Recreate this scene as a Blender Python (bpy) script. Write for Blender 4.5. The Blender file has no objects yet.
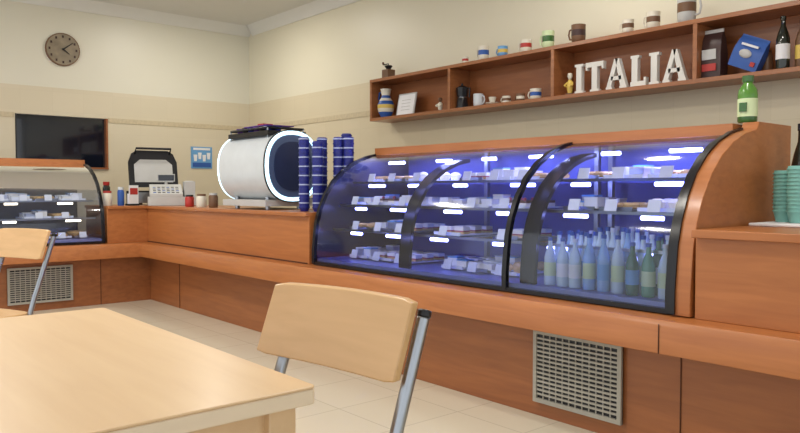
import bpy, bmesh, math, random
from mathutils import Vector, Matrix
random.seed(7)
S = 0.917   # plan units -> metres
scene = bpy.context.scene
try:
    scene.view_settings.view_transform = 'Standard'
    scene.view_settings.look = 'None'
    scene.view_settings.exposure = 0.14
except Exception: pass

# ------------------------------------------------------------ materials
def srgb(r, g, b):
    f = lambda c: (c/255/12.92) if c/255 <= 0.04045 else ((c/255+0.055)/1.055)**2.4
    return (f(r), f(g), f(b), 1)
def new_mat(name):
    m = bpy.data.materials.new(name); m.use_nodes = True
    return m, m.node_tree.nodes, m.node_tree.links, m.node_tree.nodes['Principled BSDF']
def mat(name, col, rough=0.5, metal=0.0, emit=None, es=0.0, var=0.08, scale=8, coat=0, trans=0, ior=1.45, bump=0):
    m, n, l, b = new_mat(name)
    c = srgb(*col)
    tex = n.new('ShaderNodeTexNoise'); tex.inputs['Scale'].default_value = scale
    geo = n.new('ShaderNodeNewGeometry'); l.new(geo.outputs['Position'], tex.inputs['Vector'])
    mix = n.new('ShaderNodeMix'); mix.data_type = 'RGBA'
    mix.inputs[6].default_value = (c[0]*(1-var), c[1]*(1-var), c[2]*(1-var), 1)
    mix.inputs[7].default_value = (min(1, c[0]*(1+var)), min(1, c[1]*(1+var)), min(1, c[2]*(1+var)), 1)
    l.new(tex.outputs['Fac'], mix.inputs[0]); l.new(mix.outputs[2], b.inputs['Base Color'])
    b.inputs['Roughness'].default_value = rough; b.inputs['Metallic'].default_value = metal
    b.inputs['Transmission Weight'].default_value = trans; b.inputs['IOR'].default_value = ior
    b.inputs['Coat Weight'].default_value = coat
    if emit:
        b.inputs['Emission Color'].default_value = srgb(*emit); b.inputs['Emission Strength'].default_value = es
    if bump:
        bp = n.new('ShaderNodeBump'); bp.inputs['Strength'].default_value = bump; bp.inputs['Distance'].default_value = .01
        l.new(tex.outputs['Fac'], bp.inputs['Height']); l.new(bp.outputs[0], b.inputs['Normal'])
    return m
def wood(name, c1, c2, rough=0.35, stretch=(6, 1.2, 14), coat=0.2):
    m, n, l, b = new_mat(name)
    geo = n.new('ShaderNodeNewGeometry'); mp = n.new('ShaderNodeMapping')
    mp.inputs['Scale'].default_value = stretch; l.new(geo.outputs['Position'], mp.inputs['Vector'])
    t = n.new('ShaderNodeTexNoise'); t.inputs['Scale'].default_value = 2.2; t.inputs['Detail'].default_value = 6
    t.inputs['Distortion'].default_value = 0.6
    l.new(mp.outputs[0], t.inputs['Vector'])
    r = n.new('ShaderNodeValToRGB'); r.color_ramp.elements[0].position = .3; r.color_ramp.elements[1].position = .7
    r.color_ramp.elements[0].color = srgb(*c1); r.color_ramp.elements[1].color = srgb(*c2)
    l.new(t.outputs['Fac'], r.inputs[0]); l.new(r.outputs[0], b.inputs['Base Color'])
    b.inputs['Roughness'].default_value = rough; b.inputs['Coat Weight'].default_value = coat; b.inputs['Coat Roughness'].default_value = .2
    return m
def glass(name, tint=(235, 240, 250), refl=1.0):
    m = bpy.data.materials.new(name); m.use_nodes = True
    n = m.node_tree.nodes; l = m.node_tree.links; n.clear()
    o = n.new('ShaderNodeOutputMaterial'); t = n.new('ShaderNodeBsdfTransparent'); g = n.new('ShaderNodeBsdfGlossy')
    t.inputs['Color'].default_value = srgb(*tint); g.inputs['Roughness'].default_value = 0.07
    g.inputs['Color'].default_value = (refl, refl, refl, 1)
    f = n.new('ShaderNodeFresnel'); f.inputs['IOR'].default_value = 1.6
    mx = n.new('ShaderNodeMixShader')
    l.new(f.outputs[0], mx.inputs[0]); l.new(t.outputs[0], mx.inputs[1]); l.new(g.outputs[0], mx.inputs[2])
    l.new(mx.outputs[0], o.inputs['Surface'])
    return m
def tile_mat(name, col, grout, size, axes, rough=0.3, split_z=None, upper=None, mortar=.006):
    m, n, l, b = new_mat(name)
    geo = n.new('ShaderNodeNewGeometry'); sp = n.new('ShaderNodeSeparateXYZ'); cb = n.new('ShaderNodeCombineXYZ')
    l.new(geo.outputs['Position'], sp.inputs[0])
    l.new(sp.outputs[axes[0]], cb.inputs[0]); l.new(sp.outputs[axes[1]], cb.inputs[1])
    br = n.new('ShaderNodeTexBrick'); br.offset = 0; br.squash = 1
    br.inputs['Scale'].default_value = 1; br.inputs['Brick Width'].default_value = size[0]; br.inputs['Row Height'].default_value = size[1]
    br.inputs['Mortar Size'].default_value = mortar; br.inputs['Mortar Smooth'].default_value = .3
    c = srgb(*col)
    br.inputs['Color1'].default_value = c; br.inputs['Color2'].default_value = (c[0]*.97, c[1]*.97, c[2]*.96, 1)
    br.inputs['Mortar'].default_value = srgb(*grout)
    l.new(cb.outputs[0], br.inputs['Vector'])
    out = br.outputs['Color']
    if split_z is not None:
        gt = n.new('ShaderNodeMath'); gt.operation = 'GREATER_THAN'; gt.inputs[1].default_value = split_z
        l.new(sp.outputs[2], gt.inputs[0])
        mx = n.new('ShaderNodeMix'); mx.data_type = 'RGBA'; l.new(gt.outputs[0], mx.inputs[0])
        l.new(out, mx.inputs[6]); mx.inputs[7].default_value = srgb(*upper); out = mx.outputs[2]
    l.new(out, b.inputs['Base Color']); b.inputs['Roughness'].default_value = rough
    return m

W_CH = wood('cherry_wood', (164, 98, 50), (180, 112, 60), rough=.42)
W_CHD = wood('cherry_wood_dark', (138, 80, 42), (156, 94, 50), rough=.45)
W_SHF = wood('shelf_wood', (144, 90, 52), (166, 106, 64), stretch=(6, 1, 14))
W_LT = wood('beech_wood', (214, 180, 138), (220, 188, 146), rough=.36, stretch=(12, 1.2, 12))
W_EDGE = wood('beech_edge', (232, 212, 184), (238, 218, 190), rough=.5)
M_CHAIRW = wood('beech_chair', (206, 164, 112), (216, 174, 122), stretch=(6, 1.5, 14))
M_SEAM = mat('seam_dark', (84, 44, 22), .7)
M_BLK = mat('black_plastic', (26, 26, 30), .35)
M_RIM = mat('black_rim', (18, 18, 24), .25)
M_STEEL = mat('brushed_steel', (165, 170, 176), .28, 1.0)
M_GREY = mat('grey_grille', (164, 160, 150), .5, .2)
M_WHT = mat('white_enamel', (206, 212, 218), .3, coat=.3)
M_CRM = mat('cream_ceramic', (222, 216, 200), .3)
M_PAPER = mat('paper_white', (232, 232, 234), .7)
M_LTR = mat('letter_white', (220, 218, 212), .6)
M_GLS = glass('case_glass', (232, 238, 250))
M_SHG = glass('shelf_glass', (210, 224, 250))
M_BACK = mat('case_back_panel_glow', (92, 100, 176), .35, .2)  # blue base colour paints in the glow of the case lights
M_BACKN = mat('case_back_panel_grey', (120, 114, 104), .35, .2)
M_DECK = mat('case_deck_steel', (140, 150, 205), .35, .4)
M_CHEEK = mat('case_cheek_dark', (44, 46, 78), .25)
M_LED = mat('led_strip_blue', (200, 210, 255), .5, emit=(150, 155, 255), es=16)
M_LEDN = mat('led_strip_warm', (235, 225, 205), .5, emit=(255, 236, 205), es=4)
M_LEDW = mat('led_ring_white', (230, 245, 250), .5, emit=(176, 222, 244), es=1.9)
M_DISC = mat('machine_end_panel', (92, 108, 146), .25, .3, coat=.4)
M_DISC2 = mat('machine_end_inset', (56, 66, 102), .25, .3)
M_NAVY = mat('navy_cup', (36, 42, 128), .4)
M_CUPW = mat('cup_white', (172, 182, 220), .5)
M_GOLD = mat('pastry_golden', (206, 166, 110), .6, var=.3, scale=40, bump=.4)
M_CHOC = mat('cake_chocolate', (106, 74, 60), .5, var=.3, scale=40)
M_CREAM = mat('cake_cream', (238, 232, 220), .5)
M_BERRY = mat('berry_topping', (170, 70, 90), .3, var=.4, scale=60)
M_GRN = mat('green_bottle', (96, 158, 124), .15, coat=.5)
M_GRND = mat('dark_green_bottle', (46, 104, 78), .15, coat=.5)
M_AQUA = mat('water_bottle_clear', (198, 218, 226), .12, coat=.5)
M_BLUB = mat('water_bottle_blue', (140, 180, 220), .15, coat=.5)
M_TEAL = mat('teal_cup', (128, 186, 176), .5)
M_DKBOT = mat('dark_wine_bottle', (28, 34, 26), .12, coat=.6)
M_JUICE = mat('green_juice', (84, 136, 48), .25, coat=.4)
M_JUICED = mat('green_juice_dark', (52, 96, 40), .25, coat=.4)
M_LABEL = mat('label_light', (206, 222, 176), .5)
M_RED = mat('red_paint', (176, 50, 44), .4)
M_YEL = mat('yellow_paint', (214, 184, 90), .4)
M_BLU = mat('blue_print', (46, 88, 164), .4)
M_BLUP = mat('poster_blue', (104, 160, 210), .4)
M_BROWN = mat('brown_stoneware', (112, 80, 56), .4)
M_DKB = mat('dark_brown_bag', (62, 40, 38), .4)
M_GREYC = mat('grey_plastic', (190, 190, 188), .5)
M_SCR = mat('dark_screen_and_hatch', (18, 22, 34), .08, coat=.6)
M_PURP = mat('purple_box', (92, 50, 140), .5)
M_SLV = mat('silver_foil', (190, 196, 214), .3, .7)

# ------------------------------------------------------------ mesh builder
class B:
    def __init__(s, xf=None):
        s.bm = bmesh.new(); s.mats = []; s.xf = xf or (lambda v: v)
    def mi(s, m):
        if m not in s.mats: s.mats.append(m)
        return s.mats.index(m)
    def v(s, x, y, z): return s.bm.verts.new(s.xf(Vector((x, y, z))))
    def f(s, vs, m, sm=False):
        try:
            fa = s.bm.faces.new(vs); fa.material_index = s.mi(m); fa.smooth = sm; return fa
        except ValueError: return None
    def box(s, x0, x1, y0, y1, z0, z1, m):
        bb = [s.v(x, y, z) for x in (x0, x1) for y in (y0, y1) for z in (z0, z1)]
        for q in ((0,1,3,2),(4,6,7,5),(0,4,5,1),(2,3,7,6),(0,2,6,4),(1,5,7,3)):
            s.f([bb[i] for i in q], m)
    def prism(s, pts, fn, a0, a1, m, sm=False):
        A = [s.v(*fn(p[0], p[1], a0)) for p in pts]; C = [s.v(*fn(p[0], p[1], a1)) for p in pts]
        n = len(pts)
        for i in range(n): s.f([A[i], A[(i+1) % n], C[(i+1) % n], C[i]], m, sm)
        s.f(A[::-1], m); s.f(C, m)
    def ring(s, c, ax, r, seg, ph=0):
        ax = Vector(ax).normalized()
        u = ax.orthogonal().normalized()
        if abs(ax.z) > .99: u = Vector((1, 0, 0))
        w = ax.cross(u)
        return [s.v(*(Vector(c)+u*r*math.cos(2*math.pi*i/seg+ph)+w*r*math.sin(2*math.pi*i/seg+ph))) for i in range(seg)]
    def skin(s, rings, m, cap=True, sm=True, mats=None):
        n = len(rings[0])
        for k in range(len(rings)-1):
            mm = mats[k] if mats else m
            for i in range(n):
                s.f([rings[k][i], rings[k][(i+1) % n], rings[k+1][(i+1) % n], rings[k+1][i]], mm, sm)
        if cap:
            s.f(rings[0][::-1], mats[0] if mats else m); s.f(rings[-1], mats[-1] if mats else m)
    def cyl(s, p0, p1, r0, m, r1=None, seg=16):
        ax = Vector(p1)-Vector(p0)
        s.skin([s.ring(p0, ax, r0, seg), s.ring(p1, ax, r0 if r1 is None else r1, seg)], m)
    def lathe(s, c, prof, m, seg=16, mats=None, cap=True):
        s.skin([s.ring((c[0], c[1], c[2]+z), (0, 0, 1), max(r, .0005), seg) for r, z in prof], m, cap, True, mats)
    def tube(s, pts, r, m, seg=10, closed=False):
        P = [Vector(p) for p in pts]; rings = []; N = len(P)
        pu = None
        for i, p in enumerate(P):
            if closed: t = P[(i+1) % N]-P[i-1]
            else: t = P[min(i+1, N-1)]-P[max(i-1, 0)]
            t.normalize()
            u = t.orthogonal().normalized() if pu is None else (pu - t*pu.dot(t)).normalized()
            pu = u; w = t.cross(u)
            rings.append([s.v(*(p+u*r*math.cos(2*math.pi*k/seg)+w*r*math.sin(2*math.pi*k/seg))) for k in range(seg)])
        if closed: rings.append(rings[0])
        s.skin(rings, m, cap=not closed)
    def blob(s, c, r, m, seg=10, rg=6, wob=0):
        rings = []
        for j in range(rg+1):
            th = math.pi*j/rg; rings.append([])
            for i in range(seg):
                a = 2*math.pi*i/seg; k = 1+random.uniform(-wob, wob)
                rr = max(math.sin(th), .02)
                rings[-1].append(s.v(c[0]+r[0]*rr*math.cos(a)*k, c[1]+r[1]*rr*math.sin(a)*k, c[2]-r[2]*math.cos(th)))
        s.skin(rings, m)
    def done(s, name, bevel=0, seg=2):
        bm = s.bm
        bmesh.ops.recalc_face_normals(bm, faces=bm.faces)
        vs = [v.co for v in bm.verts]
        mn = Vector([min(v[i] for v in vs) for i in range(3)]); mx = Vector([max(v[i] for v in vs) for i in range(3)])
        c = Vector(((mn.x+mx.x)/2, (mn.y+mx.y)/2, mn.z))
        for v in bm.verts: v.co = (v.co-c)*S
        me = bpy.data.meshes.new(name); bm.to_mesh(me); bm.free()
        for m in s.mats: me.materials.append(m)
        me.set_sharp_from_angle(angle=math.radians(40))
        o = bpy.data.objects.new(name, me); scene.collection.objects.link(o); o.location = c*S
        if bevel:
            md = o.modifiers.new('bevel', 'BEVEL'); md.width = bevel*S; md.segments = seg; md.limit_method = 'ANGLE'; md.angle_limit = math.radians(50)
        return o

def place(px, py, yaw=0, pz=0, k=1):
    R = Matrix.Rotation(yaw, 3, 'Z'); T = Vector((px, py, pz))
    return lambda v: R @ (v*k) + T

XW, YW, ZC = 5.2, 9.5, 3.55
# ------------------------------------------------------------ room shell
M_FLOOR = tile_mat('floor_tiles', (212, 204, 184), (190, 182, 164), (.42, .42), (0, 1), .18, mortar=.004)
M_WY = tile_mat('wall_tiles_y', (216, 206, 182), (210, 199, 175), (.33, .22), (0, 2), .4, 2.45*S, (222, 219, 203), .002)
M_WX = tile_mat('wall_tiles_x', (214, 202, 174), (206, 194, 165), (.33, .22), (1, 2), .4, 2.45*S, (224, 218, 196), .002)
M_CEIL = mat('ceiling_paint', (216, 216, 214), .8, var=.02)
M_TRIM = mat('cornice_paint', (226, 226, 222), .7, var=.02)
M_BORD = mat('tile_border', (200, 186, 156), .4, var=.2, scale=30)
X0, Y0 = -3.6, -3.2
b = B(); b.box(X0-.1, XW+.1, Y0-.1, YW+.1, -.1, 0, M_FLOOR); b.done('floor')
b = B(); b.box(X0-.1, XW+.1, Y0-.1, YW+.1, ZC, ZC+.1, M_CEIL); b.done('ceiling')
b = B(); b.box(XW, XW+.12, Y0, YW, 0, ZC, M_WX); b.done('wall_right')
hx0, hx1, hz0, hz1 = 2.10, 3.17, 1.46, 2.11
b = B()
b.box(X0, hx0, YW, YW+.12, 0, ZC, M_WY); b.box(hx1, XW+.12, YW, YW+.12, 0, ZC, M_WY)
b.box(hx0, hx1, YW, YW+.12, 0, hz0, M_WY); b.box(hx0, hx1, YW, YW+.12, hz1, ZC, M_WY)
b.done('wall_left')
b = B()
fw = .022
b.box(hx0+.002, hx1-.002, YW+.05, YW+.07, hz0+.002, hz1-.002, M_SCR)  # dark panel painted in for the unlit space behind the hatch
b.box(hx1-.002-fw, hx1-.002, YW-.02, YW+.05, hz0+.002, hz1-.002, W_CHD); b.box(hx0+.002, hx0+.002+fw*.5, YW-.005, YW+.05, hz0+.002, hz1-.002, M_BLK)
b.box(hx0+.5, hx1-.002, YW-.03, YW+.05, hz0+.002, hz0+.025, W_CHD)
b.done('dark_hatch_1')
b = B(); b.box(X0, XW, Y0-.1, Y0, 0, .4, M_WY); b.box(X0, XW, Y0-.1, Y0, 3.2, ZC, M_WY)
for i in range(5):
    x = X0+i*(XW-X0-.1)/4; b.box(x, x+.1, Y0-.1, Y0, .4, 3.2, M_TRIM)
b.done('wall_front')
prof = [(0, 0), (0, -.13), (.02, -.13), (.05, -.09), (.09, -.03), (.12, 0)]
b = B(); b.prism(prof, lambda p, q, a: (a, YW-p, ZC+q), X0, XW, M_TRIM); b.done('trim_1')
b = B(); b.prism(prof, lambda p, q, a: (XW-p, a, ZC+q), Y0, YW-.13, M_TRIM); b.done('trim_2')
b = B(); b.box(hx1+.01, XW-.01, YW-.008, YW, 2.06, 2.12, M_BORD); b.box(X0, hx0-.01, YW-.008, YW, 2.06, 2.12, M_BORD); b.done('trim_3')
b = B(); b.box(XW-.008, XW, 6.32, YW-.01, 2.06, 2.12, M_BORD); b.done('trim_4')

# ceiling downlights
M_LAMP = mat('lamp_glow', (255, 250, 235), .5, emit=(255, 248, 235), es=14)
def downlight(x, y, k=1):
    b = B()
    b.lathe((x, y, ZC-.03), [(.16*k, .03), (.16*k, 0), (.13*k, 0), (.13*k, .012)], M_TRIM, 24, cap=False)
    b.cyl((x, y, ZC-.022), (x, y, ZC-.006), .13*k, M_LAMP, seg=24)
    b.done('ceiling_downlight')
downlight(3.86, 7.96, 1.3)
for p in ((1.0, 6.4), (1.3, 3.0), (2.4, 1.2), (-1.0, 4.5), (-.6, 1.2), (4.2, 3.2)): downlight(*p)

# ------------------------------------------------------------ counter
b = B()
YR = .1; XB = 4.02
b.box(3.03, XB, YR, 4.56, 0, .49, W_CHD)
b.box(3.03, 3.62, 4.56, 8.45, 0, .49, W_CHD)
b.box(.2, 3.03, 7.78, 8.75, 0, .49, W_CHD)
led = [(0, .49), (0, .60), (.02, .635), (.14, .64), (.14, .49)]
b.prism(led, lambda p, q, a: (2.87+p, a, q), YR, 7.62+.14, W_CH)
b.prism(led, lambda p, q, a: (a, 7.62+p, q), .2, 2.87+.13, W_CH)
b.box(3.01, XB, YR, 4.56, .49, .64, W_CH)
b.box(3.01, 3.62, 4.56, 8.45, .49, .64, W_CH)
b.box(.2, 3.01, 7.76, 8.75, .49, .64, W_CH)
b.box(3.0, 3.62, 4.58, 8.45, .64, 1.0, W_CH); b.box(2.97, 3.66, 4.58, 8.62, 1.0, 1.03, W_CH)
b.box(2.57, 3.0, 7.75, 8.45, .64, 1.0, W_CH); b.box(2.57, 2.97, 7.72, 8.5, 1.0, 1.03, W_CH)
b.box(3.0, XB, YR, 1.55, .64, .995, W_CH); b.box(2.96, XB+.04, YR, 1.55, .995, 1.03, W_CH)
for y in (1.62, 4.3, 7.0): b.box(3.024, 3.03, y, y+.006, 0, .49, M_SEAM)
for y in (1.64,): b.box(2.866, 2.872, y, y+.006, .49, .62, M_SEAM)
for x in (1.4, 2.5): b.box(x, x+.006, 7.774, 7.78, 0, .49, M_SEAM)
b.box(2.99, 3.0, 4.6, 7.75, .64, .65, M_SEAM)
b.done('service_counter', .004)

def vent(xf, w, z0, z1):
    b = B(xf)
    b.box(0, w, -.006, -.001, z0, z1, M_BLK)
    t = .022
    b.box(0, w, -.02, -.006, z0, z0+t, M_GREY); b.box(0, w, -.02, -.006, z1-t, z1, M_GREY)
    b.box(0, t, -.02, -.006, z0+t, z1-t, M_GREY); b.box(w-t, w, -.02, -.006, z0+t, z1-t, M_GREY)
    n = 15
    for i in range(1, n):
        z = z0+t+(z1-z0-2*t)*i/n; b.box(t, w-t, -.016, -.008, z-.005, z+.005, M_GREY)
    n = 12
    for i in range(1, n):
        x = t+(w-2*t)*i/n; b.box(x-.003, x+.003, -.013, -.007, z0+t, z1-t, M_GREY)
    b.done('vent_grille')
vent(lambda v: Vector((3.022+v.y, 1.91+v.x, v.z)), .53, .08, .465)
vent(lambda v: Vector((1.62+v.x, 7.772+v.y, v.z)), .6, .08, .44)

# ------------------------------------------------------------ display cases
PR = [(0, .65), (.0, .75), (.01, .85), (.022, .95), (.05, 1.05), (.10, 1.16), (.175, 1.265), (.27, 1.35), (.38, 1.415), (.50, 1.46), (.62, 1.485)]
def pd(z):
    for i in range(len(PR)-1):
        if PR[i][1] <= z <= PR[i+1][1]:
            k = (z-PR[i][1])/(PR[i+1][1]-PR[i][1]); return PR[i][0]+k*(PR[i+1][0]-PR[i][0])
    return .6
def off(t):
    out = []
    for i, p in enumerate(PR):
        a = Vector(PR[max(i-1, 0)]); c = Vector(PR[min(i+1, len(PR)-1)]); d = (c-a).normalized()
        out.append((p[0]+d.y*t, p[1]-d.x*t))
    return out
def band(b, a0, a1, t0, t1, m):
    o, i = off(t0), off(t1); n = len(o)
    R = []
    for k in range(n): R.append([b.v(a0, *o[k]), b.v(a1, *o[k]), b.v(a1, *i[k]), b.v(a0, *i[k])])
    b.skin(R, m, sm=False)
ZS = [.90, 1.08, 1.25]
def case(name, xf, joints, bars=(), wood_end=None, D=1.05, led=None, dark_end=None, back=None):
    b = B(xf)
    a0, a1 = joints[0], joints[-1]
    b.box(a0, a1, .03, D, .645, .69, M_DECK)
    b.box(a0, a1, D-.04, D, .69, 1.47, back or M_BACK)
    b.box(a0, a1, .60, D+.02, 1.49, 1.53, W_CH); b.box(a0, a1, .585, .60, 1.475, 1.53, W_CH)
    b.box(a0, a1, .62, D, 1.46, 1.49, M_RIM)
    b.box(a0, a1, -.005, .03, .645, .668, M_RIM)
    for i in range(len(joints)-1):
        g0, g1 = joints[i]+.015, joints[i+1]-.015
        R = [[b.v(g0, p[0], p[1]), b.v(g1, p[0], p[1])] for p in off(.004)]
        for k in range(len(R)-1): b.f([R[k][0], R[k][1], R[k+1][1], R[k+1][0]], M_GLS, True)
    for j in joints: band(b, j-.015, j+.015, -.008, .02, M_RIM)
    for j in bars:
        band(b, j-.05, j+.05, .07, .095, M_RIM)
    for e in (a0, a1):
        if wood_end is not None and abs(e-wood_end) < .01: continue
        vs = [b.v(e, p[0], p[1]) for p in off(.004)]+[b.v(e, D, 1.485), b.v(e, D, .65)]
        if dark_end is not None and abs(e-dark_end) < .01:
            b.f(vs, M_CHEEK)
        else: b.f(vs, M_GLS)
        b.box(e-.012, e+.012, D-.03, D, .69, 1.48, M_RIM)
    led = led or M_LED
    for z in ZS+[1.43]:
        d0 = pd(z+.05)+.14 if z < 1.4 else .6
        if z < 1.4:
            b.box(a0+.03, a1-.03, d0, D-.06, z, z+.008, M_SHG)
            b.box(a0+.03, a1-.03, d0-.008, d0, z-.004, z+.012, M_STEEL)
        for i in range(len(joints)-1):
            L = joints[i+1]-joints[i]
            ns = max(1, round(L/.47))
            for q in range(ns):
                hw = .06+.03*((q*7+int(z*100)) % 3)/2
                c = joints[i]+L*(q+.5)/ns + .03*(((q*5+int(z*10)) % 3)-1)
                b.tube([(c-hw, d0+.04, z-.02), (c, d0+.04, z-.02), (c+hw, d0+.04, z-.02)], .011, led, 8)
    for j in list(joints[1:-1])+list(bars):
        b.box(j-.015, j+.015, .85, .88, .69, 1.46, M_STEEL)
    b.done(name)
xfR = lambda v: Vector((3.0+v.y, v.x, v.z))
xfL = lambda v: Vector((v.x, 7.75+v.y, v.z))
case('pastry_display_case', xfR, [1.67, 2.64, 4.52], bars=(2.54, 3.57), wood_end=1.67, D=.98, dark_end=4.52)
case('cake_display_case', xfL, [.4, 1.45, 2.53], D=.95, led=M_LEDN, back=M_BACKN)
b = B(xfR)
o = off(-.012)
poly = [(-.01, .645)]+o[1:]+[(.64, 1.535), (1.02, 1.535), (1.02, .645)]
b.prism([(p[0], p[1]) for p in poly], lambda p, q, a: (a, p, q), 1.565, 1.645, W_CH)
b.done('case_end_panel', .003)
b = B(xfR); band(b, 1.632, 1.652, -.024, -.013, M_RIM); b.done('case_edge_trim')

def pastries(name, xf, spans, zs, dmax):
    b = B(xf)
    for z in zs:
        d0 = (pd(z+.05)+.14) if z > .72 else .16
        for (s0, s1) in spans:
            a = s0
            while a < s1-.16:
                w = random.uniform(.2, .30); w = min(w, s1-a)
                if random.random() < .08: a += w; continue
                dd = d0+.05; de = min(d0+.42, dmax)
                zz = z+.012
                tm = random.choice([M_PAPER, M_STEEL, M_PAPER])
                b.box(a+.01, a+w-.02, dd, de, zz, zz+.008, tm)
                b.box(a+.01, a+w-.02, dd, dd+.006, zz+.008, zz+.02, tm)
                kind = random.choice('cbsdkwwww')
                n = 3
                for i in range(2):
                    for j in range(n):
                        x = a+.02+(w-.05)*(i+.5)/2; y = dd+.03+(de-dd-.05)*(j+.5)/n
                        if kind == 'c':
                            b.blob((x, y, zz+.035), (.045, .032, .028), M_GOLD, 8, 5, .12)
                        elif kind == 'b':
                            b.lathe((x, y, zz+.009), [(.03, 0), (.042, .03), (.044, .038), (.02, .055), (.002, .06)], M_GOLD, 9, mats=[M_CREAM, M_CREAM, M_CREAM, M_CHOC])
                        elif kind == 's':
                            b.box(x-.035, x+.035, y-.03, y+.03, zz+.009, zz+.03, M_CREAM); b.box(x-.035, x+.035, y-.03, y+.03, zz+.03, zz+.045, M_CHOC)
                            b.blob((x, y, zz+.052), (.012, .012, .012), M_BERRY, 6, 4)
                        elif kind == 'd':
                            pts = [(x+.03*math.cos(t*math.pi/4), y+.03*math.sin(t*math.pi/4), zz+.026) for t in range(8)]
                            b.tube(pts, .016, M_GOLD, 6, True)
                        elif kind == 'w':
                            h = random.uniform(.035, .075)
                            m1 = random.choice([M_PAPER, M_CREAM, M_SLV, M_PAPER])
                            b.box(x-.042, x+.042, y-.034, y+.034, zz+.009, zz+h, m1)
                            b.box(x-.044, x+.044, y-.036, y+.036, zz+h, zz+h+.008, random.choice([M_PAPER, M_SLV, M_BLUP, M_CREAM]))
                        else:
                            b.box(x-.04, x+.04, y-.03, y+.03, zz+.009, zz+.022, M_GOLD); b.box(x-.038, x+.038, y-.028, y+.028, zz+.022, zz+.03, M_BERRY); b.box(x-.04, x+.04, y-.03, y+.03, zz+.03, zz+.052, M_CREAM)
                c = a+w/2
                b.prism([(0, .012), (.004, .012), (.022, .072), (.018, .072)], lambda p, q, A: (A, dd-.04+p, z+q), c-.035, c+.035, M_PAPER)
                a += w
    b.done(name)
pastries('pastry_assortment', xfR, [(2.72, 3.5), (3.65, 4.46)], [.69]+ZS, .9)
pastries('cake_assortment', xfL, [(.5, 1.38), (1.52, 2.46)], [.69]+ZS[:2], .88)
pastries('sandwich_assortment', xfR, [(1.76, 2.48)], ZS[1:], .9)

def bottle(b, x, y, z, h, r, m, cap, lab, seg=10):
    b.lathe((x, y, z), [(r*.9, 0), (r, h*.03), (r, h*.2), (r*1.01, h*.2), (r*1.01, h*.48), (r, h*.48), (r, h*.58), (r*.75, h*.7), (r*.38, h*.82), (r*.34, h*.93), (r*.42, h*.93), (r*.42, h), (.002, h)],
            m, seg, mats=[m, m, m, lab, lab, m, m, m, m, cap, cap, cap])
b = B()
for i in range(9):
    for j in range(4):
        y = 1.76+i*.083+random.uniform(-.006, .006); x = 3.12+j*.085
        m = [M_AQUA, M_AQUA, M_BLUB, M_AQUA][(i//2+j) % 4] if i > 2 else [M_AQUA, M_GRN, M_GRND, M_AQUA][(i+j) % 4]
        bottle(b, x, y, .692, .285+.03*((i//3) % 2)-(.03 if j == 0 else 0), .033, m, random.choice([M_WHT, M_BLU, M_BLU]), random.choice([M_PAPER, M_LABEL, M_PAPER, M_BLUP]))
b.done('water_bottles')

# ------------------------------------------------------------ espresso machine
b = B()
cx, cz, rx, rz = 3.34, 1.405, .27, .30
ell = []
for i in range(40):
    t = 2*math.pi*i/40; c_, s_ = math.cos(t), math.sin(t); e = .85
    ell.append((cx+rx*abs(c_)**e*(1 if c_ > 0 else -1), cz+rz*abs(s_)**e*(1 if s_ > 0 else -1)))
def scl(k): return [(cx+(p-cx)*k, cz+(q-cz)*k) for p, q in ell]
b.prism(ell, lambda p, q, a: (p, a, q), 5.36, 6.20, M_WHT, True)
def ringpts(sc, y): return [(cx+(p-cx)*sc, y, cz+(q-cz)*sc) for p, q in ell]
for y0, y1, y2 in ((5.345, 5.36, 5.338), (6.20, 6.215, 6.222)):
    b.prism(scl(.97), lambda p, q, a: (p, a, q), y0, y1, M_DISC, True)
    b.prism(scl(.70), lambda p, q, a: (p, a, q), min(y0, y2), max(y1, y2), M_DISC2, True)
b.tube(ringpts(.955, 5.344), .017, M_LEDW, 8, True)
b.tube(ringpts(.955, 6.216), .017, M_LEDW, 8, True)
b.tube(ringpts(1.01, 5.36), .010, M_BLK, 8, True)
for x in (3.18, 3.50):
    for y in (5.5, 6.05): b.cyl((x, y, 1.031), (x, y, 1.14), .022, M_STEEL)
b.box(3.10, 3.62, 5.40, 6.18, 1.06, 1.115, M_GREYC)
b.box(3.58, 3.78, 5.45, 6.10, 1.08, 1.13, M_STEEL)
for y in (5.6, 5.95):
    b.cyl((3.55, y, 1.36), (3.70, y, 1.36), .045, M_STEEL); b.cyl((3.70, y, 1.38), (3.70, y, 1.27), .035, M_STEEL)
    b.cyl((3.70, y, 1.29), (3.84, y, 1.27), .015, M_BLK)
for x in (3.16, 3.52):
    for y in (5.46, 6.12): b.cyl((x, y, 1.60), (x, y, 1.735), .008, M_STEEL)
b.tube([(3.16, 5.46, 1.735), (3.16, 6.12, 1.735), (3.52, 6.12, 1.735), (3.52, 5.46, 1.735)], .010, M_BLK, 8, True)
b.box(3.14, 3.52, 5.42, 6.14, 1.67, 1.71, M_BLK)
for i in range(12):
    y = 5.52+.1*(i//2); b.lathe((3.2+.1*(i % 2), y, 1.711), [(.022, 0), (.036, .045), (.034, .045), (.02, .006)], [M_NAVY, M_NAVY, M_BLK, M_NAVY, M_PURP, M_RED][i % 6], 12)
b.box(3.30, 3.40, 5.78, 5.88, 1.765, 1.80, M_RED); b.box(3.17, 3.45, 5.5, 5.9, 1.757, 1.765, M_PURP)
b.done('espresso_machine')

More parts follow.
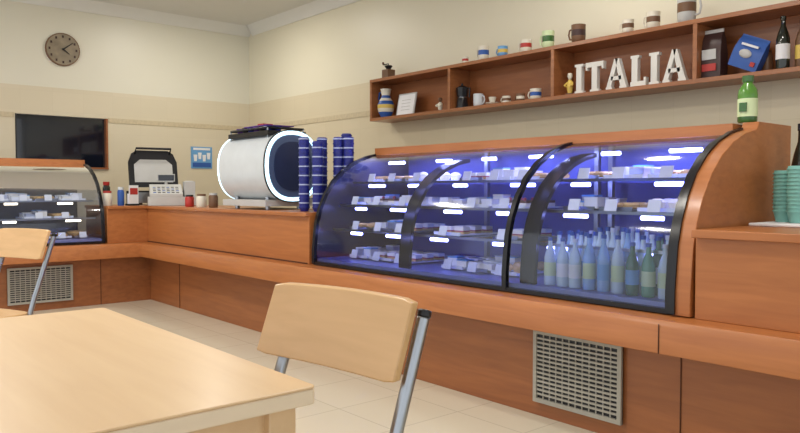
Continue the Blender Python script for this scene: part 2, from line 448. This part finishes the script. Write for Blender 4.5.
# paper cup stacks
b = B()
for (x, y, n) in ((3.14, 4.86, 16), (3.18, 4.73, 15), (3.27, 4.80, 16), (3.35, 4.69, 16), (3.32, 4.92, 15), (3.46, 4.73, 17), (3.50, 4.85, 15), (3.22, 4.98, 16), (3.40, 4.62, 16)):
    z = 1.031
    pr = [(.030, 0)]; ms = []
    for i in range(n):
        zz = i*.036
        pr += [(.041, zz+.026), (.0445, zz+.0265), (.0445, zz+.036), (.040, zz+.0365)]
        ms += [M_NAVY, M_NAVY, M_CUPW if i % 2 else M_NAVY, M_NAVY]
    pr.append((.036, n*.036+.01)); ms.append(M_NAVY)
    b.lathe((x, y, z), pr, M_NAVY, 14, mats=ms)
b.done('paper_cup_stacks')

# ------------------------------------------------------------ cash register
xf = place(3.26, 7.72, math.radians(-20), 1.032, 1.05)
b = B(xf)
b.box(-.24, .24, -.2, .2, 0, .09, M_GREYC)
b.prism([(-.2, .09), (-.2, .12), (.1, .22), (.2, .22), (.2, .09)], lambda p, q, a: (a, p, q), -.22, .1, M_GREYC)
b.box(.12, .23, -.12, .14, .09, .25, M_GREYC); b.box(.14, .21, -.1, .05, .25, .256, M_PAPER)
for i in range(6):
    for j in range(4):
        x = -.19+i*.045; y = -.17+j*.055; z = .124+j*.018; b.box(x, x+.03, y, y+.035, z, z+.014, M_BLK if (i+j) % 3 else M_BLU)
b.cyl((-.05, .14, .2), (-.05, .14, .30), .015, M_GREYC); b.box(-.14, .04, .12, .16, .25, .33, M_GREYC); b.box(-.13, .03, .115, .12, .26, .32, M_SCR)
b.done('cash_register', .004)

# sandwich press with raised lid
xf = place(3.33, 8.30, math.radians(-10), 1.032)
b = B(xf)
b.box(-.27, .27, -.2, .18, .02, .14, M_STEEL); b.box(-.25, .25, -.18, .16, .14, .16, M_BLK)
for x in (-.22, .22):
    for y in (-.16, .14): b.cyl((x, y, 0), (x, y, .02), .02, M_BLK)
lid = [(-.28, .2), (-.28, .5), (-.24, .6), (-.18, .64), (.18, .64), (.24, .6), (.28, .5), (.28, .2)]
b.prism(lid, lambda p, q, a: (p, a+(q-.2)*.25, q), .15, .19, M_BLK)
inn = [(-.22, .26), (-.22, .47), (-.15, .53), (.15, .53), (.22, .47), (.22, .26)]
b.prism(inn, lambda p, q, a: (p, a+(q-.2)*.25, q), .14, .149, M_GREYC)
b.tube([(-.2, .26, .6), (-.2, .18, .66), (.2, .18, .66), (.2, .26, .6)], .014, M_BLK, 8)
b.done('sandwich_press', .004)

def jar(x, y, z, h, r, body, lid, name, fill=None):
    b = B()
    b.lathe((x, y, z), [(r*.9, 0), (r, .01), (r, h*.75), (r*.8, h*.85), (r*.85, h*.86), (r*.85, h), (.002, h)], body, 14, mats=[body, fill or body, body, lid, lid, lid])
    b.done(name)
jar(2.64, 7.95, 1.031, .16, .05, M_CRM, M_RED, 'sugar_jar')
jar(2.765, 7.9, 1.031, .2, .035, M_BLU, M_WHT, 'syrup_bottle')
jar(2.70, 8.16, 1.031, .26, .04, M_DKBOT, M_RED, 'sauce_bottle')
jar(3.12, 6.95, 1.031, .12, .045, M_RED, M_BLK, 'spice_jar')
jar(3.14, 6.72, 1.031, .13, .05, M_CRM, M_BROWN, 'sugar_jar')
jar(3.16, 6.5, 1.031, .14, .045, M_BROWN, M_GREYC, 'cocoa_shaker')
b = B(place(2.875, 7.86, .2, 1.031)); b.box(-.06, .06, -.04, .04, 0, .02, M_BLK)
b.box(-.055, .055, -.03, -.022, .02, .22, M_PAPER); b.box(-.045, .045, -.032, -.0301, .12, .19, M_RED); b.box(-.055, .055, .02, .028, .02, .16, M_BLK); b.box(-.05, .05, -.02, .018, .02, .13, M_PAPER)
b.done('napkin_holder')

b = B(); b.box(4.29, 4.60, YW-.012, YW-.001, 1.5, 1.8, M_BLUP)
b.box(4.31, 4.58, YW-.016, YW-.0121, 1.52, 1.58, M_BLU)
for i in range(4):
    c = 4.35+i*.065; z = 1.60+.03*(i % 2)
    b.prism([(-.018, 0), (.018, 0), (.027, .09), (-.027, .09)], lambda p, q, a: (c+p, a, z+q), YW-.016, YW-.0121, M_PAPER)
b.box(4.32, 4.57, YW-.016, YW-.0121, 1.755, 1.785, M_PAPER)
b.done('poster')
M_CLK = mat('clock_face', (140, 128, 108), .5, var=.6, scale=9)
b = B(); CX, CZ = 2.64, 2.92
def disc(y0, y1, r, m, seg=32): b.cyl((CX, y0, CZ), (CX, y1, CZ), r, m, seg=seg)
disc(YW-.03, YW-.001, .20, M_BROWN); disc(YW-.034, YW-.03, .188, M_CLK)
for i in range(12):
    t = i*math.pi/6; r = .155
    b.box(CX+r*math.sin(t)-.010, CX+r*math.sin(t)+.010, YW-.038, YW-.034, CZ+r*math.cos(t)-.014, CZ+r*math.cos(t)+.014, M_DKB)
for ang, L in ((2.2, .09), (.9, .14)):
    dx, dz = math.sin(ang), math.cos(ang)
    b.prism([(-.008, 0), (.008, 0), (.004, L), (-.004, L)], lambda p, q, a: (CX+p*dz+q*dx, a, CZ-p*dx+q*dz), YW-.046, YW-.042, M_BLK)
b.cyl((CX, YW-.05, CZ), (CX, YW-.034, CZ), .014, M_BLK, seg=12)
b.done('wall_clock')

# ------------------------------------------------------------ wall shelf
SY = [6.27, 5.035, 3.80, 2.56, 1.33]; SF = 4.90; SZ0, SZ1 = 1.95, 2.40; TH = .032
b = B()
b.box(SF, XW-.002, SY[-1], SY[0], SZ1-TH, SZ1, W_SHF); b.box(SF, XW-.002, SY[-1], SY[0], SZ0, SZ0+TH, W_SHF)
for y in SY:
    yy = min(max(y, SY[-1]+TH/2), SY[0]-TH/2)
    b.box(SF+.001, XW-.003, yy-TH/2, yy+TH/2, SZ0+TH, SZ1-TH, W_SHF)
b.box(XW-.02, XW-.003, SY[-1]+TH, SY[0]-TH, SZ0+TH, SZ1-TH, W_CHD)
b.done('wall_shelf', .002)
ZB = SZ0+TH+.001; ZT = SZ1+.001
def syp(px, x=5.0):
    u = (px-400)/723; return x/(.648+.7615*u)*(.7615-.648*u)

b = B(); y = 3.60; z0 = ZB; H = .235; st = .05; gap = .020; xa, xb = 4.93, 4.97
def bar(w0, w1, h0, h1): b.box(xa, xb, y-w1, y-w0, z0+h0, z0+h1, M_LTR)
def poly(pts): b.prism(pts, lambda p, q, a: (a, y-p, z0+q), xa, xb, M_LTR)
sf = .020
for ch in 'ITALIA':
    if ch == 'I':
        w = .09; bar(.005, w-.005, 0, sf); bar(.005, w-.005, H-sf, H); bar(w/2-st/2, w/2+st/2, sf, H-sf)
    elif ch == 'T':
        w = .165; bar(0, w, H-.038, H); bar(w/2-st/2, w/2+st/2, sf, H-.038); bar(w/2-.04, w/2+.04, 0, sf); bar(0, .015, H-.06, H-.038); bar(w-.015, w, H-.06, H-.038)
    elif ch == 'L':
        w = .14; bar(.01, .08, H-sf, H); bar(.02, .02+st, .038, H-sf); bar(.01, w, 0, .038); bar(w-.018, w, .038, .065)
    else:
        w = .19; poly([(.01, sf), (.05, sf), (.110, H), (.078, H)]); poly([(.132, sf), (.182, sf), (.117, H), (.0851, H)])
        bar(.05, .14, .07, .1); bar(0.005, .06, 0, sf); bar(.125, .188, 0, sf)
    y -= w+gap
b.done('italia_letter_sign')

def mug(px, z, r, h, m, x=5.0, rim=None, name='coffee_mug', prof=None, side=1):
    y = syp(px, x); b = B()
    pr = prof or [(r*.8, 0), (r*.95, h*.08), (r, h*.35), (r, h*.7), (r*1.02, h), (r*.9, h), (r*.8, h*.15), (.002, h*.1)]
    ms = [m, m, rim, m, m, m, m] if rim else None
    b.lathe((x, y, z), pr, m, 16, mats=ms, cap=False)
    hy = y+side*r
    b.tube([(x, hy-.003*side, z+h*.82), (x, hy+side*r*.5, z+h*.78), (x, hy+side*r*.65, z+h*.5), (x, hy+side*r*.45, z+h*.25), (x, hy-.003*side, z+h*.22)], r*.14, m, 6)
    b.done(name)
XT = 4.955
mug(483, ZT, .050, .125, M_CRM, x=XT, rim=M_BLU); mug(502, ZT, .045, .09, M_BLUP, x=XT, rim=M_YEL, name='espresso_cup'); mug(525, ZT, .050, .105, M_CRM, x=XT, rim=M_RED)
mug(547, ZT, .052, .14, M_LABEL, x=XT, rim=M_JUICED); mug(577, ZT, .058, .14, M_BROWN, x=XT, name='stoneware_jug', rim=M_DKB); mug(626, ZT, .045, .10, M_CRM, x=XT, rim=M_BROWN, name='espresso_cup')
mug(651, ZT, .050, .12, M_CRM, x=XT, rim=M_BROWN)
mug(465, ZT, .030, .06, M_CRM, x=XT, name='espresso_cup', rim=M_RED)
mug(684, ZT, .065, .19, M_GREYC, x=XT, name='beer_stein', rim=M_BROWN, side=-1)
b = B(); yy = syp(390)
b.box(4.93, 5.03, yy-.05, yy+.05, ZT, ZT+.09, M_BROWN); b.lathe((4.98, yy, ZT+.09), [(.02, 0), (.045, .04), (.04, .045), (.01, .02)], M_BLK, 12)
b.tube([(4.98, yy, ZT+.12), (4.98, yy, ZT+.155), (4.98, yy+.09, ZT+.155)], .006, M_BLK, 6); b.blob((4.98, yy+.09, ZT+.17), (.014, .014, .016), M_BROWN, 8, 5); b.done('coffee_grinder')
y = syp(386, 5.0)
b = B(); b.lathe((5, y, ZB), [(.05, 0), (.055, .01), (.08, .06), (.09, .1), (.092, .14), (.075, .18), (.055, .21), (.045, .24), (.055, .29), (.062, .31), (.055, .31), (.04, .24)], M_CRM, 18, mats=[M_BLU, M_BLU, M_CRM, M_YEL, M_BLU, M_CRM, M_BLU, M_CRM, M_CRM, M_BLU, M_BLU])
b.tube([(5, y+.07, ZB+.19), (5, y+.12, ZB+.21), (5, y+.11, ZB+.28), (5, y+.055, ZB+.285)], .009, M_BLU, 6); b.done('painted_jug')
y = syp(408, 5.05); b = B()
fr = lambda p, q, a: (5.0+a+q*.2, y-p, ZB+q)
b.prism([(-.14, 0), (.14, 0), (.14, .24), (-.14, .24)], fr, 0, .012, M_GREYC); b.prism([(-.125, .015), (.125, .015), (.125, .225), (-.125, .225)], fr, -.003, -.0005, M_PAPER)
for i in range(4): b.prism([(-.07, .06+i*.035), (.07, .06+i*.035), (.07, .066+i*.035), (-.07, .066+i*.035)], fr, -.005, -.0032, M_GREYC)
b.done('framed_certificate')
def figurine(px, m1, m2, h=.14, x=5.0):
    y = syp(px, x); b = B()
    b.lathe((x, y, ZB), [(.035, 0), (.035, .012), (.018, .015), (.028, h*.35), (.024, h*.55), (.010, h*.66), (.012, h*.68), (.022, h*.8), (.018, h*.93), (.002, h)], m1, 12, mats=[M_BROWN, M_BROWN, m1, m1, m1, m2, m2, m2, M_BROWN])
    for s_ in (-1, 1): b.tube([(x, y+s_*.022, ZB+h*.55), (x-.02, y+s_*.04, ZB+h*.42), (x-.03, y+s_*.02, ZB+h*.36)], .008, m1, 6)
    b.done('figurine')
figurine(440, M_CRM, M_BROWN)
y = syp(462); b = B()
b.lathe((5, y, ZB), [(.06, 0), (.06, .01), (.048, .10), (.042, .11), (.05, .115), (.062, .2), (.055, .205), (.01, .225), (.012, .24), (.002, .245)], M_BLK, 8, mats=[M_BLK, M_BLK, M_STEEL, M_STEEL]+[M_BLK]*5)
b.tube([(5, y-.058, ZB+.19), (5, y-.10, ZB+.19), (5, y-.095, ZB+.1)], .009, M_BLK, 6); b.done('moka_pot')
mug(478, ZB, .048, .12, M_WHT, name='coffee_cup', side=-1); mug(506, ZB, .04, .065, M_CRM, name='espresso_cup', rim=M_BROWN); mug(520, ZB, .038, .07, M_BROWN, name='espresso_cup', rim=M_CRM); mug(535, ZB, .05, .095, M_CRM, rim=M_BLU)
b = B(); b.lathe((4.98, syp(492, 4.98), ZB), [(.03, 0), (.05, .004), (.065, .016), (.063, .019), (.04, .008)], M_CRM, 18); b.lathe((4.98, syp(492, 4.98), ZB+.01), [(.02, 0), (.036, .06), (.033, .06), (.018, .006)], M_CRM, 14); b.done('cup_and_saucer')
figurine(569, M_YEL, M_CRM, .19, 4.955)
def bag(b, x, w, d, h, m, lab, mats=None):
    R = []
    for z, kw, kd in ((0, 1, 1), (.03, 1.03, 1.05), (h*.5, 1.04, 1.1), (h*.8, 1, .7), (h*.93, .98, .12), (h, .98, .1)):
        R.append([b.v(x+sx*d*kd, sy*w*kw, z) for sx, sy in ((-1, -1), (-1.08, -.5), (-1.12, 0), (-1.08, .5), (-1, 1), (1, 1), (1, -1))])
    b.skin(R, m, mats=mats or [m, lab, m, m, m], sm=False)
b = B(place(5.02, syp(711, 5.02), 0, ZB)); bag(b, 0, .075, .05, .345, M_DKB, M_DKB, [M_DKB, M_DKB, M_DKB, M_DKB, M_GREYC])
b.box(-.066, -.059, -.05, .05, .13, .2, M_GREYC); b.box(-.066, -.059, -.05, .05, .05, .10, M_RED); b.done('coffee_bag')
y = syp(741, 5.02); b = B(); R_ = Matrix.Rotation(math.radians(24), 3, 'X')
b.xf = lambda v: R_ @ v + Vector((5.02, y, ZB+.045))
bag(b, 0, .10, .035, .22, M_BLU, M_BLU); b.blob((-.045, .01, .10), (.010, .045, .03), M_GREYC, 12, 6); b.box(-.048, -.036, -.06, .06, .15, .165, M_PAPER); b.box(-.048, -.036, -.08, -.05, .03, .06, M_RED); b.done('pasta_bag')
b = B(); y = syp(780, 5.0); bottle(b, 5.0, y, ZB, .35, .042, M_DKBOT, M_DKBOT, M_PAPER, 16); b.done('wine_bottle')
b = B(); y = syp(799, 5.04); bottle(b, 5.04, y, ZB, .32, .04, M_BROWN, M_BLK, M_YEL, 16); b.done('liqueur_bottle')
b = B(); y = syp(765, 5.10); b.lathe((5.10, y, ZB), [(.03, 0), (.033, .02), (.033, .12), (.025, .14), (.025, .16), (.002, .16)], M_BROWN, 14); b.done('preserve_jar')

# ------------------------------------------------------------ things on the big case / right counter
b = B(); x, y = 3.70, 1.65
b.lathe((x, y, 1.537), [(.042, 0), (.047, .01), (.047, .03), (.0475, .03), (.0475, .12), (.047, .12), (.047, .14), (.044, .165), (.024, .195), (.022, .205), (.028, .205), (.028, .235), (.002, .235)], M_JUICE, 18,
        mats=[M_JUICED, M_JUICED, M_JUICED, M_LABEL, M_JUICE, M_JUICE, M_JUICE, M_JUICE, M_JUICE, M_JUICED, M_JUICED, M_JUICED])
b.box(x-.0535, x-.046, y-.018, y+.018, 1.59, 1.635, M_JUICED)
b.done('juice_bottle')
b = B()
for (x, y, n) in ((3.67, 1.46, 11), (3.60, 1.37, 12), (3.70, 1.36, 12)):
    pr = [(.030, 0)]
    for i in range(n):
        zz = i*.018; pr += [(.042, zz+.05), (.046, zz+.051), (.046, zz+.056), (.042, zz+.0565)]
    pr.append((.04, n*.018+.05))
    b.lathe((x, y, 1.046), pr, M_TEAL, 18)
b.done('teal_cup_stacks')
b = B(); b.box(3.46, 3.76, 1.22, 1.53, 1.031, 1.045, M_PAPER); b.done('serving_board', .004)
b = B(); bottle(b, 3.88, 1.46, 1.031, .50, .045, M_DKBOT, M_BLK, M_BLK, 16); b.done('wine_bottle')

# ------------------------------------------------------------ dining table
TX0, TX1, TY0, TY1, TZ = -.05, .785, 1.172, 2.41, .818
def rrect(x0, x1, y0, y1, r, n=6):
    out = []
    for cx_, cy_, a0 in ((x1-r, y1-r, 0), (x0+r, y1-r, 90), (x0+r, y0+r, 180), (x1-r, y0+r, 270)):
        for i in range(n+1):
            t = math.radians(a0+90*i/n); out.append((cx_+r*math.cos(t), cy_+r*math.sin(t)))
    return out
b = B()
b.prism(rrect(TX0, TX1, TY0, TY1, .015), lambda p, q, a: (p, q, a), TZ-.006, TZ, W_LT)
b.prism(rrect(TX0, TX1, TY0, TY1, .015), lambda p, q, a: (p, q, a), TZ-.036, TZ-.006, W_EDGE)
for x in (TX0+.03, TX1-.09):
    for y in (TY0+.03, TY1-.09): b.box(x, x+.06, y, y+.06, 0, TZ-.036, W_LT)
b.box(TX0+.06, TX1-.06, TY0+.05, TY0+.07, TZ-.12, TZ-.036, W_LT); b.box(TX0+.06, TX1-.06, TY1-.07, TY1-.05, TZ-.12, TZ-.036, W_LT)
b.box(TX0+.05, TX0+.07, TY0+.09, TY1-.09, TZ-.12, TZ-.036, W_LT); b.box(TX1-.07, TX1-.05, TY0+.09, TY1-.09, TZ-.12, TZ-.036, W_LT)
b.done('dining_table', .004)

def chair(px, py, yaw):
    b = B(place(px, py, yaw))
    tx = lambda z: (z-.93)*.38 if z > .5 else -.163+(.5-z)*.30
    YA, YB_ = -.238, .17
    for y in (YA, YB_):
        pts = [(tx(.925), y, .925), (tx(.8), y, .8), (tx(.65), y, .65), (tx(.55), y, .55), (-.166, y, .48), (-.15, y, .40), (-.09, y, .2), (-.03, y, .012)]
        b.tube(pts, .0145, M_STEEL, 12)
        b.cyl((tx(.925), y, .923), (tx(.94), y, .94), .0155, M_BLK, seg=12)
        b.cyl((-.03, y, 0), (-.032, y, .02), .016, M_BLK)
        b.tube([(-.166, y, .462), (-.50, y, .462), (-.535, y, .45), (-.55, y, .41), (-.57, y, .012)], .0125, M_STEEL, 10)
        b.cyl((-.57, y, 0), (-.57, y, .02), .016, M_BLK)
    b.tube([(-.11, YA, .27), (-.11, YB_, .27)], .009, M_STEEL, 8)
    b.tube([(-.56, YA, .3), (-.56, YB_, .3)], .009, M_STEEL, 8)
    n = 14; R = []
    for i in range(n+1):
        t = -1+2*i/n; y = -.006+t*.232; cv = -.014*t*t-.018
        z0, z1 = .795, .968-.004*t*t
        if abs(t) > .95: z0 += .005; z1 -= .005
        def P(z, d): return b.v(tx(z)+cv+d, y, z)
        R.append([P(z0, .004), P(z1, .004), P(z1, -.018), P(z0, -.018)])
    b.skin(R, M_CHAIRW)
    seat = []
    for i in range(24):
        t = 2*math.pi*i/24; c_, s2 = math.cos(t), math.sin(t); e = .35
        seat.append((-.36+.215*abs(c_)**e*(1 if c_ > 0 else -1), -.03+.22*abs(s2)**e*(1 if s2 > 0 else -1)))
    b.prism(seat, lambda p, q, a: (p, q, a), .476, .498, M_CHAIRW)
    b.done('dining_chair', .004)
chair(1.018, 1.39, math.radians(8))
chair(1.12, 4.80, math.radians(22))

# ------------------------------------------------------------ light
w = bpy.data.worlds.new('daylight'); scene.world = w; w.use_nodes = True
bg = w.node_tree.nodes['Background']; bg.inputs[0].default_value = (.94, .97, 1, 1); bg.inputs[1].default_value = 1.15
def area(x, y, z, sx, p, col=(1, .95, .87), sy=None, name='ceiling_light'):
    L = bpy.data.lights.new(name, 'AREA'); L.energy = p; L.color = col; L.size = sx*S
    if sy: L.shape = 'RECTANGLE'; L.size_y = sy*S
    else: L.shape = 'DISK'
    o = bpy.data.objects.new(name, L); scene.collection.objects.link(o); o.location = (x*S, y*S, z*S)
    return o
for (x, y, p) in ((1.3, 3.0, 34), (1.0, 6.4, 46), (-1, 4.5, 30), (3.86, 7.96, 20), (4.2, 3.2, 9), (2.4, 1.2, 20)):
    area(x, y, ZC-.05, .28, p)
# added area lamps under the case lids, to brighten the interiors
for (y, L, p) in ((4.05, .85, 7), (3.10, .8, 7), (2.12, .75, 7)):
    area(3.62, y, 1.452, .04, p, (.42, .46, 1), L, 'case_fill_light')
area(1.0, 8.36, 1.452, .85, 3, (1, .88, .7), .04, 'case_fill_light'); area(2.0, 8.36, 1.452, .85, 3, (1, .88, .7), .04, 'case_fill_light')

# ------------------------------------------------------------ camera
cam = bpy.data.cameras.new('camera'); co = bpy.data.objects.new('camera', cam); scene.collection.objects.link(co)
cam.sensor_width = 36; cam.lens = 723/800*36; cam.clip_start = .02
co.location = (0, 0, 1.2*S); co.rotation_euler = (math.radians(90-2.1), 0, math.radians(-40.4))
scene.camera = co
